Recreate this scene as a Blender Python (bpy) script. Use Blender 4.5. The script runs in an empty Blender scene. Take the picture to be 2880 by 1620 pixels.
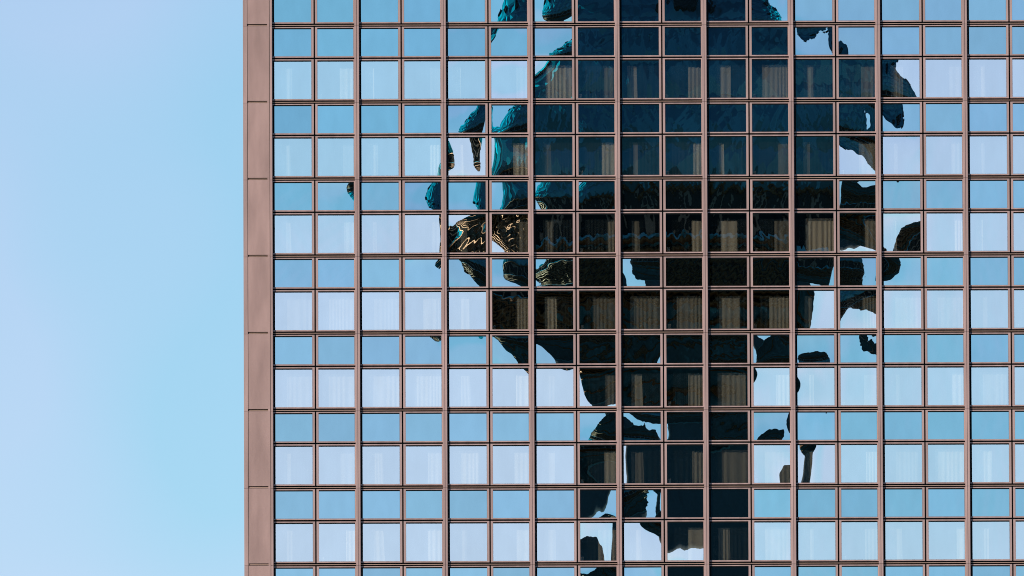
import bpy, bmesh, math, random
import numpy as np
from mathutils import Vector, Matrix

# ---------------------------------------------------------------- camera, sky, sun, exposure
scn = bpy.context.scene
col = scn.collection
cam_d = bpy.data.cameras.new('camera')
cam = bpy.data.objects.new('camera', cam_d)
col.objects.link(cam)
CAM_RT, CAM_UP, CAM_FW = Vector((0.999957, -0.008207, -0.004266)), Vector((0.003234, -0.121899, 0.992537)), Vector((0.008666, 0.992509, 0.121868))
cam.matrix_world = Matrix(((CAM_RT.x, CAM_UP.x, -CAM_FW.x, 0), (CAM_RT.y, CAM_UP.y, -CAM_FW.y, 0), (CAM_RT.z, CAM_UP.z, -CAM_FW.z, 0), (0, 0, 0, 1)))
cam.location = (-6.929191, -794.006687, -97.495475)
cam_d.sensor_width = 36.0
cam_d.lens = 793.890
cam_d.clip_start = 1.0
cam_d.clip_end = 20000.0
scn.camera = cam

SUN_AZ = math.radians(52)      # to the left of the facade's normal
SUN_EL = math.radians(25)
SUN_DIR = Vector((-math.sin(SUN_AZ) * math.cos(SUN_EL), -math.cos(SUN_AZ) * math.cos(SUN_EL), math.sin(SUN_EL)))

world = bpy.data.worlds.new('World')
scn.world = world
world.use_nodes = True
nt = world.node_tree
nt.nodes.clear()
N = nt.nodes.new
sky = N('ShaderNodeTexSky')
sky.sky_type = 'NISHITA'
sky.sun_disc = False
sky.sun_elevation = SUN_EL
sky.sun_rotation = math.atan2(SUN_DIR.x, SUN_DIR.y)
sky.altitude = 800
sky.air_density = 1.0
sky.dust_density = 0.2
sky.ozone_density = 2.0
tc = N('ShaderNodeTexCoord')
nz = N('ShaderNodeTexNoise')
nz.inputs['Scale'].default_value = 42.0
nz.inputs['Detail'].default_value = 1.5
nz.inputs['Roughness'].default_value = 0.35
mp = N('ShaderNodeMapping')
mp.inputs['Location'].default_value = (-12.4496, -7.7289, -2.3507)
nt.links.new(tc.outputs['Generated'], mp.inputs['Vector'])
nt.links.new(mp.outputs['Vector'], nz.inputs['Vector'])
rmp = N('ShaderNodeValToRGB')
rmp.color_ramp.elements[0].position = 0.43
rmp.color_ramp.elements[0].color = (0.83, 0.985, 1.03, 1)
rmp.color_ramp.elements[1].position = 0.58
rmp.color_ramp.elements[1].color = (1.06, 1.0, 1.06, 1)
nt.links.new(nz.outputs['Fac'], rmp.inputs['Fac'])
mul = N('ShaderNodeMixRGB')
mul.blend_type = 'MULTIPLY'
mul.inputs['Fac'].default_value = 1.0
nt.links.new(sky.outputs['Color'], mul.inputs['Color1'])
nt.links.new(rmp.outputs['Color'], mul.inputs['Color2'])
bg = N('ShaderNodeBackground')
bg.inputs['Strength'].default_value = 0.112
wo = N('ShaderNodeOutputWorld')
nt.links.new(mul.outputs['Color'], bg.inputs['Color'])
nt.links.new(bg.outputs['Background'], wo.inputs['Surface'])

sun_d = bpy.data.lights.new('sun', 'SUN')
sun_d.energy = 5.0
sun_d.angle = math.radians(0.53)
sun_d.color = (1.0, 0.90, 0.76)
sun = bpy.data.objects.new('sun', sun_d)
col.objects.link(sun)
sun.rotation_euler = (-SUN_DIR).to_track_quat('-Z', 'Y').to_euler()

scn.view_settings.view_transform = 'Standard'
scn.view_settings.look = 'None'
scn.view_settings.exposure = 0.2
scn.view_settings.gamma = 1.0
scn.view_settings.use_curve_mapping = False
scn.cycles.filter_width = 1.0

# ---------------------------------------------------------------- constants of the facade
X0, BAY, Z0, FLOOR = -8.4772, 3.0818, 9.3752, 2.75
GROUND = -112.0
TOWER_C = Vector((17.590382, -708.047263, 93.875105))
SLOPE = 1.0 / (2 * 713.894)
FLOORS = list(range(-1, 8))
NBAY = 9
ROWS = ['V-1'] + [s + str(k) for k in range(0, 7) for s in 'SV'] + ['S7']
ORD = ['first', 'second', 'third', 'fourth', 'fifth', 'sixth', 'seventh', 'eighth', 'ninth', 'tenth', 'eleventh', 'twelfth',
       'thirteenth', 'fourteenth', 'fifteenth', 'sixteenth', 'seventeenth', 'eighteenth']

# how much every pane of the facade is out of true: coefficients of its bow (degree 1 to 5)
WARP = {
"V-1,0":[0,0,0,0,0,0,0,0,0,0,0,0,0,0,0,0,0,0,0,0],
"V-1,1":[.01,-.01,0,0,0,0,0,0,0,0,0,0,0,0,0,0,0,0,0,0],
"V-1,2":[.25,.01,.02,-.01,.01,.01,-.01,.01,-.01,.01,0,0,0,0,0,0,0,0,0,0],
"V-1,3":[1.42,-.82,.02,-.14,.14,.15,-.01,.01,0,.01,-.01,.01,-.01,.01,.01,0,0,0,0,-.01],
"V-1,4":[2.14,-1.86,.04,-.21,.43,.34,-.03,.02,-.16,.01,-.01,.01,-.01,.01,.01,-.01,0,-.01,.01,-.01],
"V-1,5":[-2.44,2.11,-3.71,.54,-.56,.95,.23,-.31,1.29,-.17,.33,.11,-.17,.17,-.16,-.32,-.16,.01,.13,-.04],
"V-1,6":[-.29,4.50,-4.47,1.78,-2.25,.62,1.68,-1.03,2.52,-1.03,.45,-1.02,.27,-1.24,.17,.23,-.21,.67,-.14,.78],
"V-1,7":[-2.28,1.62,.06,-.07,-.55,-.12,.14,-.01,.31,.02,-.01,.01,-.01,.04,-.02,.01,0,.01,0,.04],
"V-1,8":[-1.04,1.46,.02,-.02,-.62,-.03,.19,0,.59,.01,0,0,0,.02,-.01,.01,0,.01,0,.01],
"V-1,9":[.01,2.67,0,0,-.18,0,-.01,0,.05,0,0,0,0,0,0,0,0,0,0,.01],
"V-1,10":[1.07,1.83,.02,.02,-.51,.03,.03,.01,.30,.01,.01,.01,0,.02,.01,.01,0,.01,0,.02],
"V-1,11":[10.21,-3.49,4.13,-2.87,-2.04,.91,-.12,.54,1.53,.46,-.26,-.03,.47,-.68,.30,-.20,.14,.02,-.04,.29],
"V-1,12":[-1.74,-2.88,-.22,1.25,1.40,-1.26,-.88,-.34,-1.42,-.01,.19,.04,-.01,.58,-.34,-.01,0,0,0,-.36],
"V-1,13":[-2.35,-2.11,.04,.55,1.27,-.92,-.09,-.10,-.74,.01,-.01,.01,0,.16,-.02,0,0,0,0,-.04],
"V-1,14":[-2.23,-2.12,.04,.12,.23,-.04,-.03,-.02,-.04,.02,.02,.01,.01,.01,-.02,-.01,-.01,-.01,-.01,-.01],
"V-1,15":[-1.48,-.83,.02,.11,.09,-.05,-.01,0,0,.01,.01,.01,.01,.01,-.01,0,0,0,0,-.01],
"V-1,16":[-.15,-.01,.01,.02,.01,-.01,-.01,-.01,-.01,0,0,0,0,0,0,0,0,0,0,0],
"V-1,17":[.03,0,0,0,0,0,0,0,0,0,0,0,0,0,0,0,0,0,0,0],
"S0,0":[.02,.01,0,0,0,0,0,0,0,0,0,0,0,0,0,0,0,0,0,0],
"S0,1":[.49,-.11,0,0,0,0,0,0,0,0,0,0,0,0,0,0,0,0,0,0],
"S0,2":[1.37,-.47,.02,-.01,.01,.02,-.01,.01,0,.01,0,0,0,0,0,0,0,0,0,0],
"S0,3":[1.62,-1.19,.11,-.04,.03,.50,-.01,.02,-.71,.01,0,.01,0,.01,.23,0,0,0,0,.01],
"S0,4":[3.11,-2.17,.12,-.03,.04,.71,0,.01,-.83,0,0,0,-.01,0,.09,0,0,0,0,.01],
"S0,5":[4.96,-1.64,.30,-1.18,-.07,.65,.95,-.68,-.64,.80,-.65,.62,-.54,-.03,-.57,.29,-.31,.38,-.30,-.17],
"S0,6":[6.50,-4.40,-3.16,.95,-1.79,.05,1.79,-1.00,.93,-.27,.09,-.83,.16,-.97,.16,.12,-.08,.25,-.09,.50],
"S0,7":[-1.04,1.37,.02,-.01,.01,-.35,.19,0,.75,0,0,0,0,0,0,0,0,0,0,.02],
"S0,8":[-.54,1.46,0,-.01,.01,0,-.01,0,.27,0,0,0,0,0,0,0,0,0,0,0],
"S0,9":[0,1.83,0,0,.01,0,.01,0,-.01,0,0,0,0,0,0,0,0,0,0,0],
"S0,10":[.57,1.77,0,0,.01,0,-.01,0,.08,0,0,0,0,.01,0,0,0,0,0,0],
"S0,11":[1.35,1.67,.03,.01,.01,.07,.01,0,.47,.01,0,0,0,0,0,0,0,0,0,0],
"S0,12":[-2.60,-2.23,-3.71,1.27,2.16,-.65,-.68,-2.49,.46,3.58,.43,-.69,.14,1.10,.45,.79,-.40,-.03,.24,.09],
"S0,13":[-5.55,-2.30,-3.20,-.47,-.44,1.06,1.94,1.23,-.89,-.04,-.01,-.24,-.14,-.19,-1.24,-.92,-.58,-.31,.07,-.01],
"S0,14":[-2.17,-2.16,.07,.02,.03,-.92,-.20,-.28,-.94,.01,0,0,0,.01,-.33,0,0,0,0,-.29],
"S0,15":[-2.11,-1.45,.03,.01,.01,-.51,0,0,-.30,0,0,0,0,0,0,0,0,0,0,-.01],
"S0,16":[-1.02,-.88,.02,.01,0,0,-.01,0,-.01,.01,0,0,0,0,0,0,0,0,0,0],
"S0,17":[-.19,.02,0,0,0,0,0,0,0,0,0,0,0,0,0,0,0,0,0,0],
"V0,0":[.02,0,0,0,0,0,0,0,0,0,0,0,0,0,0,0,0,0,0,0],
"V0,1":[.63,.02,.01,0,0,.01,0,0,0,0,0,0,0,0,0,0,0,0,0,0],
"V0,2":[1.76,-1.28,.07,-.01,0,.20,0,.01,0,.01,0,0,0,0,.01,0,0,0,0,0],
"V0,3":[1.81,-2.08,.10,-.04,.02,1.10,-.01,.34,-.68,0,0,0,-.01,.01,.06,0,.01,0,0,.01],
"V0,4":[3.27,-2.77,.29,.02,.14,1.42,-.16,.66,-.85,.02,0,0,-.01,.01,.46,0,.04,0,-.01,-.24],
"V0,5":[3.82,-3.86,.35,.08,.47,1.77,-.57,.23,-1.75,.24,-.01,0,-.01,.01,.79,0,.09,0,0,-.77],
"V0,6":[-1.24,1.14,-.45,.30,-.47,.09,-1.39,1.18,-.07,-.03,.83,-.99,.64,.03,-.14,-.40,.56,-.51,.28,.14],
"V0,7":[-.98,1.27,.01,-.01,.01,0,.01,0,.01,0,0,0,0,0,0,0,0,0,0,0],
"V0,8":[.01,.20,0,-.01,.02,-.01,.01,0,0,0,0,0,0,0,0,0,0,0,0,0],
"V0,9":[0,.68,0,0,.01,0,0,0,0,0,0,0,0,0,0,0,0,0,0,0],
"V0,10":[0,.82,.01,0,0,.01,0,0,0,0,0,0,0,0,0,0,0,0,0,0],
"V0,11":[.83,.60,.02,.02,.03,.02,.01,.01,.02,.01,.01,.01,.01,.01,0,0,0,0,0,.01],
"V0,12":[2.12,1.73,.06,.02,.01,.28,.01,.01,.19,.01,0,0,0,.01,.01,0,0,0,0,.01],
"V0,13":[2.39,2.12,.26,.02,.03,1.15,0,.45,.76,.05,0,.01,0,.01,.11,0,0,0,.01,.02],
"V0,14":[2.92,-1.48,-2.29,-3.52,-3.69,-.34,-1.27,.28,.76,-1.40,.37,-.04,-.47,.76,-.36,-.01,.19,-.27,-.08,.86],
"V0,15":[-2.78,-2.03,.11,.03,.01,-.55,0,-.01,-.05,.01,.01,.01,.01,.01,.01,0,0,0,0,-.01],
"V0,16":[-1.95,-.67,.02,.01,0,-.04,0,-.01,-.01,.01,0,0,0,0,-.01,0,0,0,0,0],
"V0,17":[-.26,-.01,.01,0,0,0,0,0,0,0,0,0,0,0,0,0,0,0,0,0],
"S1,0":[.02,-.01,0,0,0,0,0,0,0,0,0,0,0,0,0,0,0,0,0,0],
"S1,1":[.96,.03,.01,0,0,.01,0,.01,0,0,0,0,0,0,0,0,0,0,0,0],
"S1,2":[1.54,-1.72,.10,0,.01,.59,0,.03,-.10,0,0,0,0,0,.01,0,0,0,0,0],
"S1,3":[2.28,-2.31,.09,-.02,-.01,1.30,-.01,.33,-.83,.01,0,0,-.01,.01,.05,0,.01,0,0,0],
"S1,4":[-1.78,-3.22,-5.67,3.81,-3.70,-1.03,1.75,.12,-.07,-2.26,0,-.14,.33,.07,-.81,.50,.13,.19,.38,.17],
"S1,5":[.11,.54,-5.29,2.15,-.79,.95,-.36,-.58,-.01,1.21,-.34,.82,.42,-1.04,-1.76,.26,-.68,.04,.01,.03],
"S1,6":[-1.68,.95,.01,-.01,.01,0,.01,0,.01,0,0,0,0,0,0,0,0,0,0,0],
"S1,7":[-.14,-.01,.01,-.01,0,-.01,0,0,.01,0,0,0,0,0,0,0,0,0,0,0],
"S1,8":[-.02,.02,0,0,0,0,0,0,0,0,0,0,0,0,0,0,0,0,0,0],
"S1,9":[0,.07,0,0,0,0,0,0,0,0,0,0,0,0,0,0,0,0,0,0],
"S1,10":[.02,-.02,0,0,0,0,0,0,0,0,0,0,0,0,0,0,0,0,0,0],
"S1,11":[.41,.35,.01,0,0,0,0,0,0,0,0,0,0,0,0,0,0,0,0,0],
"S1,12":[1.74,1.04,.05,.01,.01,.09,0,.01,.01,.01,0,0,0,0,0,0,0,0,0,0],
"S1,13":[1.11,.81,-4.51,.35,-.88,-.93,.38,.71,.40,1.27,-.06,.17,.60,.17,1.61,-.24,.17,.46,.32,.08],
"S1,14":[2.33,-3.17,-5.20,-.25,.37,-2.95,-2.58,-1.32,.70,.48,1.08,.44,-.12,.67,.06,-.48,-.51,-.21,-.26,-.30],
"S1,15":[-2.96,-1.60,.09,.07,-.25,-.91,-.01,-.14,-.35,.01,0,.01,.01,0,-.01,0,0,0,0,-.01],
"S1,16":[-2.00,-1.09,.11,0,0,-.31,0,0,.01,0,0,0,0,0,0,0,0,0,0,0],
"S1,17":[-.90,-.37,.03,0,0,0,0,0,0,0,0,0,0,0,0,0,0,0,0,0],
"V1,0":[.02,0,0,0,0,0,0,0,0,0,0,0,0,0,0,0,0,0,0,0],
"V1,1":[1.41,-.01,0,0,0,-.01,0,0,0,.01,0,0,0,0,0,0,0,0,0,0],
"V1,2":[1.46,-1.62,.15,-.02,.01,.80,0,.26,.01,0,0,0,0,0,.02,0,0,0,0,0],
"V1,3":[4.82,-1.17,.74,.16,.40,-.09,.78,.15,-.40,-.56,.88,-.21,-.20,.27,-.50,.72,-.28,-.03,.18,-.19],
"V1,4":[3.18,5.95,-2.46,.15,-.55,-2.37,-1.59,.44,1.05,3.09,1.48,-1.63,-1.64,-.79,1.01,.65,-.10,.02,.17,.64],
"V1,5":[-2.49,.69,.59,-.09,-.31,.53,-.44,-.89,.39,-1.17,.61,.66,-.16,-.07,.96,-.53,-.42,.01,-.07,.07],
"V1,6":[-1.37,.02,.01,0,0,-.01,0,-.01,0,.01,0,0,0,0,0,0,0,0,0,0],
"V1,7":[.01,0,0,0,0,-.01,0,0,0,0,0,0,0,0,0,0,0,0,0,0],
"V1,8":[0,0,0,0,0,0,0,0,0,0,0,0,0,0,0,0,0,0,0,0],
"V1,9":[0,-.01,0,0,0,0,0,0,0,0,0,0,0,0,0,0,0,0,0,0],
"V1,10":[-.01,.01,0,0,0,0,0,0,0,0,0,0,0,0,0,0,0,0,0,0],
"V1,11":[.15,.01,0,0,0,0,0,0,0,0,0,0,0,0,0,0,0,0,0,0],
"V1,12":[1.65,-.01,.02,0,.01,.02,0,.01,0,0,0,0,0,0,.01,0,0,0,0,0],
"V1,13":[-4.42,-3.33,1.67,6.26,2.79,1.22,-.12,-.17,1.30,1.17,1.18,-.82,.52,.32,.21,-.07,-.12,.25,-.25,.22],
"V1,14":[-2.22,-3.12,.29,1.40,-2.02,-1.78,-.10,-1.69,-1.77,.04,.04,.01,.07,-.45,-1.19,0,-.54,0,-.36,-.39],
"V1,15":[-2.62,-2.06,.23,.03,.01,-1.20,0,-.79,-.21,.01,0,0,.01,0,-.25,0,.01,0,-.01,-.01],
"V1,16":[-2.37,-.36,.02,0,0,-.36,0,.01,0,.01,0,0,0,0,0,0,0,0,0,0],
"V1,17":[-1.15,0,.01,0,0,0,0,0,0,0,0,0,0,0,0,0,0,0,0,0],
"S2,0":[.09,0,0,0,0,.01,0,0,0,0,0,0,0,0,0,0,0,0,0,0],
"S2,1":[-.01,1.51,-1.11,-1.57,1.81,-1.14,-1.89,.70,.81,-.87,-1.24,.12,.18,.49,-.48,-.76,-.03,-.04,.15,.20],
"S2,2":[2.36,.75,.13,0,.01,.63,0,.04,.01,0,0,0,0,0,0,0,0,0,0,0],
"S2,3":[-1.74,-6.47,-4.90,2.14,1.10,-1.08,.46,1.40,-2.29,-.74,.10,-.35,.65,.01,-.20,.03,-.27,.38,-.26,.20],
"S2,4":[4.20,-5.49,-3.44,.94,1.37,-2.31,.76,.49,-1.18,-.95,.33,-.29,.27,.17,-.36,.13,-.25,.20,-.10,.07],
"S2,5":[.25,-.60,-3.48,.05,-.02,2.30,-.59,-1.49,.16,-1.00,.32,.35,.26,-.23,.31,-.13,-.09,-.23,-.40,.09],
"S2,6":[-.97,-.80,-.22,.32,-1.96,.70,.11,1.28,.07,-.61,-.21,-1.05,-.12,.64,.30,.17,.80,.17,-.32,-.09],
"S2,7":[-.65,-.40,-.07,.33,-.40,.34,-.49,.45,-.30,-.34,.43,-.40,.29,-.14,.27,-.34,.33,-.27,.17,-.05],
"S2,8":[0,0,0,0,0,0,0,0,0,0,0,0,0,0,0,0,0,0,0,0],
"S2,9":[0,0,0,0,0,0,0,0,0,0,0,0,0,0,0,0,0,0,0,0],
"S2,10":[-.02,0,0,0,0,0,0,0,0,0,0,0,0,0,0,0,0,0,0,0],
"S2,11":[.16,0,0,0,0,0,0,0,0,0,0,0,0,0,0,0,0,0,0,0],
"S2,12":[1.75,-.01,.01,0,0,.01,0,0,0,0,0,0,0,0,.01,0,0,0,0,0],
"S2,13":[4.06,4.63,-1.33,1.40,2.68,-.23,-1.27,1.32,.94,2.56,-1.04,-.83,.24,.45,-.60,.61,-.53,.13,.14,-.30],
"S2,14":[-4.06,5.53,-.14,.97,.77,-1.32,-.38,.73,.26,.47,-.20,-.28,.70,-.27,-.26,.20,-.08,-.20,.47,-.24],
"S2,15":[-2.34,2.68,.24,-.16,-.82,-1.28,0,-.87,.12,.01,0,0,-.02,.01,-.35,0,0,0,-.01,.02],
"S2,16":[-1.98,1.08,.06,-.01,0,-.50,0,0,.01,.01,0,0,0,0,0,0,0,0,0,0],
"S2,17":[-1.27,.01,.01,0,0,-.01,0,0,0,0,0,0,0,0,0,0,0,0,0,0],
"V2,0":[.09,0,0,0,0,0,0,0,0,0,0,0,0,0,0,0,0,0,0,0],
"V2,1":[1.23,.01,0,0,0,.01,0,0,0,0,0,0,0,0,0,0,0,0,0,0],
"V2,2":[1.92,.93,.24,.01,0,.50,0,.01,0,.01,0,0,0,0,.06,0,0,0,0,0],
"V2,3":[1.83,6.41,1.43,.08,.20,.39,-.04,.34,-.55,-1.21,-.07,-.18,-.42,.56,-1.10,-.04,-.32,-.20,.42,.15],
"V2,4":[-2.86,1.49,.02,.22,.49,.48,-1.49,-.31,.78,.14,1.33,-1.17,-.59,1.16,-.40,-.43,.58,-.30,-.33,.55],
"V2,5":[-.67,1.54,.81,.40,.75,.13,.73,.45,.67,-.24,-1.00,-1.18,-.85,-.23,-.08,.40,.58,.49,.26,-.08],
"V2,6":[-1.60,-.18,.01,.01,.01,.01,0,-.01,-.01,.01,0,0,0,0,0,0,0,0,0,0],
"V2,7":[-.31,.03,0,0,0,0,0,0,0,0,0,0,0,0,0,0,0,0,0,0],
"V2,8":[-.01,-.01,0,0,0,0,0,0,0,0,0,0,0,0,0,0,0,0,0,0],
"V2,9":[0,.01,0,0,0,0,0,0,0,0,0,0,0,0,0,0,0,0,0,0],
"V2,10":[.01,-.02,0,0,0,0,0,0,0,0,0,0,0,0,0,0,0,0,0,0],
"V2,11":[-.03,-.01,.01,0,.01,0,0,0,0,0,0,0,0,0,0,0,0,0,0,0],
"V2,12":[1.30,-.89,.06,-.01,.01,.27,0,-.01,.01,0,0,0,0,0,0,0,0,0,0,0],
"V2,13":[11.27,3.06,1.98,-3.92,-2.71,.43,-.38,2.37,2.17,-.24,-.38,-.10,-1.16,-1.46,-.68,.03,.30,.15,.61,.81],
"V2,14":[1.73,3.66,4.29,-2.87,3.24,-1.61,-.57,.38,2.02,-.70,-.36,.78,.74,1.27,.97,.65,.21,0,.12,.28],
"V2,15":[-2.18,2.15,.21,-.16,-.05,-1.23,0,-.67,.63,.01,0,0,-.01,0,-.32,0,.01,0,-.01,0],
"V2,16":[-1.75,1.24,.04,-.01,0,-.38,.01,0,.01,.01,0,.01,0,0,-.01,0,0,0,0,.01],
"V2,17":[-1.18,.01,0,0,0,-.01,0,0,0,0,0,0,0,0,0,0,0,0,0,0],
"S3,0":[.03,.01,0,0,0,0,0,0,0,0,0,0,0,0,0,0,0,0,0,0],
"S3,1":[.83,-.01,.01,0,0,.01,0,0,0,0,0,0,0,0,0,0,0,0,0,0],
"S3,2":[2.24,1.05,.03,.01,0,.11,0,.01,0,.01,0,0,0,0,.01,0,0,0,0,0],
"S3,3":[-.90,5.02,-1.82,-1.39,.44,-.16,-1.54,-.68,1.42,.31,-.50,-.40,-.06,.27,.91,.12,-.05,-.09,-.12,-.01],
"S3,4":[-.52,1.24,-4.37,-3.92,-1.75,.26,-.36,-.32,.71,-1.11,.34,.19,-.68,-.53,-.08,0,.07,-.11,.09,-.27],
"S3,5":[-.45,-1.82,-3.05,-.80,-1.84,1.56,-1.14,.50,1.37,-1.48,.63,.15,-.95,-.61,.13,.04,.08,-.24,.44,-.01],
"S3,6":[1.80,.27,.19,.11,-.20,1.70,-.64,1.18,-.35,-.36,.55,-1.50,.30,.35,-.87,-.24,1.24,-.23,-.42,-.35],
"S3,7":[-.43,-.47,.01,.01,.01,-.01,0,0,0,0,0,0,0,0,0,0,0,0,0,0],
"S3,8":[-9.45,3.41,4.30,-2.12,-1.67,-.30,1.44,-.25,.24,-.90,-1.23,.64,1.01,-.97,1.43,.54,-.71,.06,-.27,-.09],
"S3,9":[0,-.57,0,0,0,0,0,0,-.01,0,0,0,0,0,0,0,0,0,0,0],
"S3,10":[.01,-.52,0,0,0,0,0,0,0,0,0,0,0,0,0,0,0,0,0,0],
"S3,11":[.78,-.90,0,-.01,.01,.01,0,0,-.01,0,0,0,0,0,0,0,0,0,0,0],
"S3,12":[1.61,-.82,-.48,-.22,-1.54,.77,.43,.49,1.03,-1.45,.32,-.07,-.74,-.57,-.84,.81,-.28,-.09,.78,-.01],
"S3,13":[.61,-.60,-4.33,.08,-1.52,-1.57,-.72,-.85,-.16,.50,-.90,-.81,.22,.15,1.45,-.64,-.37,.29,-.16,-.55],
"S3,14":[-1.47,2.29,-4.81,3.14,-.76,1.09,-.76,1.13,1.27,.15,.09,-.55,-.18,-.23,-.39,-.12,.15,.14,.43,.67],
"S3,15":[-1.61,2.10,.04,-.23,.01,-.94,.01,-.32,.93,.01,0,0,0,0,-.23,0,0,0,0,.02],
"S3,16":[-2.15,.96,.03,0,0,-.10,.01,-.01,.01,.01,0,0,0,0,-.01,0,0,0,0,0],
"S3,17":[-.49,-.01,.01,0,0,-.01,0,0,0,0,0,0,0,0,0,0,0,0,0,0],
"V3,0":[.01,.01,0,0,0,0,0,0,0,0,0,0,0,0,0,0,0,0,0,0],
"V3,1":[.25,.01,0,0,0,0,0,0,0,0,0,0,0,0,0,0,0,0,0,0],
"V3,2":[1.72,.96,.02,.01,0,0,.01,0,.01,.01,0,0,0,0,0,0,0,0,0,0],
"V3,3":[1.85,2.09,.10,.01,.01,.83,.01,.20,.49,0,0,0,0,.01,.08,0,0,0,0,0],
"V3,4":[2.53,2.38,.22,.01,.08,1.33,.08,1.19,.64,.15,.01,0,.04,.01,.61,0,.06,0,-.01,.28],
"V3,5":[-2.42,-3.26,.19,.02,.20,-1.17,-.04,-.30,-.62,0,0,0,.01,0,-.01,0,0,0,0,0],
"V3,6":[-1.60,-1.62,.02,.01,.19,-.59,-.01,-.04,-.71,.01,.01,.01,0,0,0,0,0,0,0,.01],
"V3,7":[-1.32,-1.32,.01,.01,.07,-.04,.01,-.01,-.25,0,0,0,0,.01,-.01,0,0,0,0,-.01],
"V3,8":[0,-1.49,.01,.01,.01,-.01,0,0,0,0,0,0,0,0,0,0,0,0,0,0],
"V3,9":[0,-1.38,0,0,0,0,0,0,-.01,0,0,0,0,0,0,0,0,0,0,0],
"V3,10":[.03,-1.47,.01,-.01,.02,0,-.01,0,.01,0,0,0,0,.01,0,0,0,0,0,-.01],
"V3,11":[1.72,-1.42,.01,-.01,.01,0,0,.01,-.16,0,0,0,0,.01,0,0,0,0,0,-.01],
"V3,12":[-5.07,2.13,-4.97,2.74,1.22,.74,-.47,-.07,.19,-.86,-.10,-.48,.70,.19,.10,.05,.11,-.13,.04,.08],
"V3,13":[-1.82,.12,2.69,4.24,-4.58,-.25,-.35,-.40,-.02,-.27,-.18,-.27,.45,-.07,1.54,.14,.02,-.08,-.06,0],
"V3,14":[-2.20,2.15,.10,-.72,-.01,-1.31,.12,-.82,1.11,.01,0,0,0,0,-.52,0,-.02,0,0,.26],
"V3,15":[-2.15,1.52,.14,-.16,.01,-.75,0,-.19,.43,0,0,0,0,0,-.16,0,0,0,0,-.01],
"V3,16":[-1.53,.81,.02,-.01,0,0,0,-.01,.01,.01,0,0,0,0,0,0,0,0,0,0],
"V3,17":[-.01,0,0,0,0,-.01,0,0,0,0,0,0,0,0,0,0,0,0,0,0],
"S4,0":[0,0,0,0,0,0,0,0,0,0,0,0,0,0,0,0,0,0,0,0],
"S4,1":[-.02,.03,0,0,0,0,0,0,0,0,0,0,0,0,0,0,0,0,0,0],
"S4,2":[.85,.72,.01,.01,.01,.01,0,.01,.01,0,0,0,0,0,.01,0,0,0,0,0],
"S4,3":[.57,1.83,-.56,-.79,.03,.25,-1.14,-1.14,.13,.49,-.41,-.82,-.72,.02,.58,-.01,-.36,-.51,-.42,.08],
"S4,4":[3.37,-.57,-1.10,1.12,-1.27,.89,-1.03,.21,-.61,.25,-.37,-.52,-.12,-.56,.60,.10,-.19,-.26,-.09,-.29],
"S4,5":[-1.91,-1.03,-3.76,-3.17,-1.31,.40,1.28,.69,-.15,-.79,-.18,.42,-.77,-.87,.25,.08,-.17,.06,.32,-.26],
"S4,6":[-6.22,.92,-3.01,-2.43,-1.23,.76,1.80,.84,-.71,.40,-.53,-.73,.45,-.68,-.11,.05,.24,-.03,.10,.14],
"S4,7":[-1.60,-2.27,0,.01,.01,-.24,-.18,0,-.63,0,0,0,0,0,0,0,0,0,0,-.04],
"S4,8":[-.70,-2.69,-.73,.17,.07,-.80,.62,-.51,.01,-.59,.56,-.51,.29,.09,-.43,.44,-.41,.29,-.11,-.14],
"S4,9":[.01,-2.16,0,0,.01,0,.01,0,-.27,0,0,0,0,0,0,0,0,0,0,0],
"S4,10":[-.07,-2.06,0,.01,.20,.25,-.27,.03,-.62,0,0,0,0,.05,0,0,0,0,0,-.11],
"S4,11":[2.71,-.45,-.50,-2.88,1.17,1.42,1.56,-1.16,-.36,-.59,-.40,-.58,-.93,.47,.18,.25,.90,.05,-.66,-.17],
"S4,12":[-1.78,2.13,-.61,-2.89,3.48,-.95,-.95,-.29,-1.26,-1.05,.92,.54,.07,.71,-1.24,-.22,-.38,-.08,.06,.18],
"S4,13":[-1.22,-.28,3.95,-.86,-.74,-1.21,2.85,.26,.84,-.13,-.54,.56,1.26,.62,.34,-.65,.61,.32,-.17,-.53],
"S4,14":[-2.02,1.76,.04,-.18,.01,-.98,.10,-.11,.87,0,0,0,0,0,-.09,0,0,0,0,.08],
"S4,15":[-1.45,1.42,.04,-.01,.01,-.50,0,0,.33,0,0,0,0,0,.01,0,0,0,0,0],
"S4,16":[-1.15,.67,.01,0,0,.01,0,0,0,0,0,0,0,0,0,0,0,0,0,0],
"S4,17":[0,-.02,0,0,0,-.01,0,0,0,0,0,0,0,0,0,0,0,0,0,0],
"V4,0":[-.01,0,0,0,0,0,0,0,0,0,0,0,0,0,0,0,0,0,0,0],
"V4,1":[-.01,0,0,0,0,0,0,0,0,0,0,0,0,0,0,0,0,0,0,0],
"V4,2":[.20,-.02,.01,.01,0,.01,0,.01,0,0,0,0,0,0,0,0,0,0,0,0],
"V4,3":[1.02,1.72,.02,.01,.01,-.01,.01,.01,-.01,.01,0,0,0,0,0,0,0,0,0,0],
"V4,4":[2.78,1.75,.03,.02,.03,.05,.01,.02,.02,.01,.01,.01,.01,.01,.01,0,0,.01,0,.01],
"V4,5":[2.98,3.04,.34,.47,.52,.07,-.17,-.19,.14,-.16,-.33,-.42,-.41,-.27,-.10,-.25,-.34,-.38,-.36,-.23],
"V4,6":[2.90,4.49,0,-.16,.78,.52,-.24,-.64,.12,.55,.13,-.35,-.70,-.42,.50,.27,.01,-.30,-.57,-.39],
"V4,7":[-3.85,-3.89,-.78,1.00,-1.01,1.26,1.71,-.04,.02,-1.08,-.29,-1.44,.11,-.57,.99,.43,-.09,.95,-.09,.12],
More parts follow.
